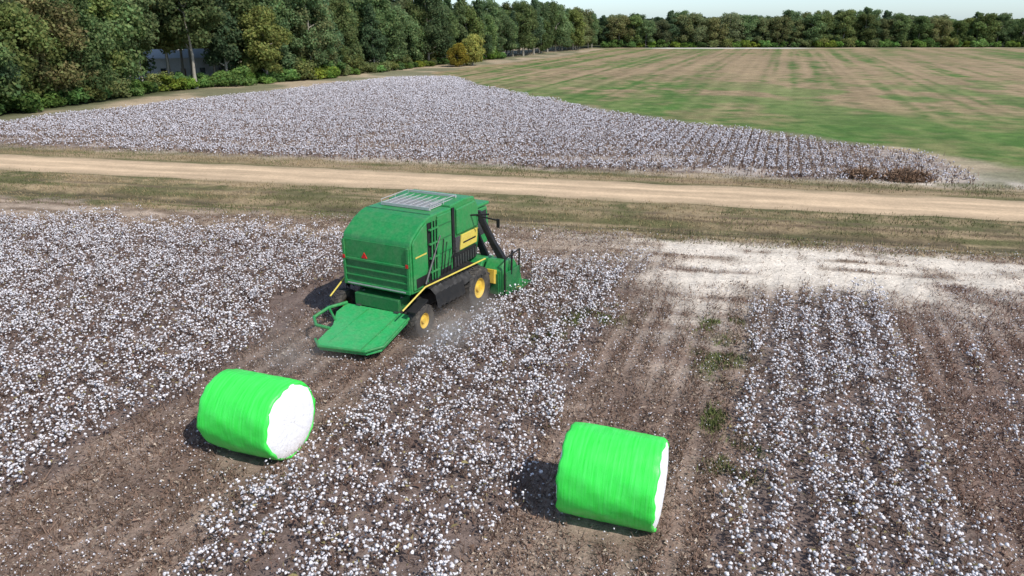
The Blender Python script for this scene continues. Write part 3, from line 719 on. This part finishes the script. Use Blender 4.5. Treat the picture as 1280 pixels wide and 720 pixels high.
# far wood mass behind the countable trees
r=np.random.default_rng(5); n=70000
u=r.random(n); wx=-330+680*u; wy=410+25*r.random(n)+.03*np.abs(wx); wy=np.where(wx<-40,250-1.0*(wx+40)*.1+60*r.random(n),wy)
keep=np.where(wx<-40,(wx/wy>-.80)&(wx/wy<-.22),wx>-10); wx,wy=wx[keep],wy[keep]; n=len(wx)
top=np.where(wx<-40,19,13)*(.75+.5*fbm(wx,wy*0,9,140)); wz=top*r.random(n)**.75
c=np.array([.155,.200,.090])*((.6+.7*r.random(n))*(.7+.6*fbm(wx,wz,7,141)))[:,None]
P=np.stack([wx,wy,wz],1)
ang=np.array([0,1.57,3.14,4.71]); a0=r.random(n)[:,None]*6.28+ang[None]; sz=(.8+.8*r.random(n))[:,None]
ta=r.normal(size=(n,3)); ta/=np.linalg.norm(ta,axis=1)[:,None]; tb=np.cross(ta,r.normal(size=(n,3))); tb/=np.linalg.norm(tb,axis=1)[:,None]
V=P[:,None,:]+(np.cos(a0)*sz)[...,None]*ta[:,None,:]+(np.sin(a0)*sz)[...,None]*tb[:,None,:]
V=V.reshape(-1,3); V[:,2]=np.maximum(V[:,2],0)
me=fast_mesh('far_wood',V,np.arange(4*n).reshape(-1,4),np.repeat(c,4,0)); me.materials.append(M_leaf)
o=link(bpy.data.objects.new('far_wood',me)); tag(o,"dense far-off woodland behind the tree lines","woodland",kind="stuff")
# ------------------------------------------------------------ buildings
def house(x,y,rz,L,D,h,rh,label):
    e=empty('white_house',(x,y,0),rz); tag(e,label,"house")
    MB().box(-L/2,L/2,-D/2,D/2,0,h).obj('wall',WHITEW,e,.02)
    b=MB(); o=.4
    b.add([(-L/2-o,-D/2-o,h+.01),(L/2+o,-D/2-o,h+.01),(L/2+o,D/2+o,h+.01),(-L/2-o,D/2+o,h+.01),(-L/2-o,0,h+rh),(L/2+o,0,h+rh)],[(0,1,5,4),(2,3,4,5),(0,4,3),(1,2,5),(0,3,2,1)])
    b.obj('roof',ROOFM,e,0)
    for k in range(int(L//4)):
        xx=-L/2+2+k*4
        if k==2: MB().box(xx-.5,xx+.5,-D/2-.06,-D/2-.003,.1,2.2).obj('door',DOORM,e,0)
        else: MB().box(xx-.55,xx+.55,-D/2-.05,-D/2-.003,1.1,2.3).obj('window',WINM,e,0)
house(-75,172,math.radians(20),20,9,4.4,1.8,"long white house seen through gaps in the trees")
house(-101,150,math.radians(24),14,8,3.8,1.8,"small white building partly hidden behind trees")
def brush(x,y,R,H,seed,lab):
    r=np.random.default_rng(seed); L=[]
    n=500; a=r.random(n)*6.283; d=R*np.sqrt(r.random(n)); P=np.stack([x+d*np.cos(a)*1.5,y+d*np.sin(a),H*(1-(d/R)**2)*r.random(n)*.7],1)
    L.append(blades(P,.2+.6*r.random(n),.06+.08*r.random(n),2*r.random(n),np.array([.22,.14,.09])*(.5+r.random((n,1)))))
    L.append(leaves(np.repeat(P,3,0)+r.normal(size=(3*n,3))*.15+[0,0,.1],np.full(3*n,.11),np.array([.26,.17,.11])*(.4+1.2*r.random((3*n,1)))))
    V,F,C=join(L); me=fast_mesh('brush_pile',V,F,C); me.materials.append(M_crop); o=link(bpy.data.objects.new('brush_pile',me)); tag(o,lab,"brush pile","brush piles on sandy field end")
brush(28.6,58.6,.9,.6,1,"brown heap of dead brush on pale sand"); brush(32.0,57.8,1.4,.9,2,"brown heap of dead brush on pale sand")
# ------------------------------------------------------------ light, sky, camera
el=math.radians(48); hv=Vector((.76,-.65,0)).normalized(); sv=Vector((hv.x*math.cos(el),hv.y*math.cos(el),math.sin(el)))
ld=bpy.data.lights.new('sun','SUN'); ld.energy=4.1; ld.angle=math.radians(.5); ld.color=(1,.955,.90)
lo=bpy.data.objects.new('sun',ld); lo.rotation_euler=sv.to_track_quat('Z','Y').to_euler(); lo.location=(30,-30,60); link(lo)
w=bpy.data.worlds.new("World"); S.world=w; w.use_nodes=True; nt=w.node_tree
sk=nt.nodes.new('ShaderNodeTexSky'); sk.sky_type='NISHITA'; sk.sun_disc=False; sk.sun_elevation=el; sk.sun_rotation=math.atan2(hv.x,hv.y); sk.air_density=1.0; sk.dust_density=.6; sk.ozone_density=1.0
tc=nt.nodes.new('ShaderNodeTexCoord'); sp=nt.nodes.new('ShaderNodeSeparateXYZ'); nt.links.new(tc.outputs['Generated'],sp.inputs[0])
hz=maprange(nt,sp.outputs[2],.0,.25,1,0)
mx=nt.nodes.new('ShaderNodeMix'); mx.data_type='RGBA'; mx.blend_type='MULTIPLY'; nt.links.new(hz,mx.inputs[0]); nt.links.new(sk.outputs[0],mx.inputs[6]); mx.inputs[7].default_value=(.92,1.15,1.55,1)
nt.links.new(mx.outputs[2],nt.nodes['Background'].inputs[0]); nt.nodes['Background'].inputs[1].default_value=.15
cd=bpy.data.cameras.new('camera'); cd.sensor_width=36; cd.lens=900/1280*36; cd.clip_end=8000; cd.clip_start=.1
co=bpy.data.objects.new('camera',cd); co.location=(0,0,12); co.rotation_euler=(math.radians(90-20.3),0,0); link(co); S.camera=co
S.view_settings.view_transform='Standard'; S.view_settings.look='None'; S.view_settings.exposure=0
print('TREES',cnt,'SHRUBS',ns_)
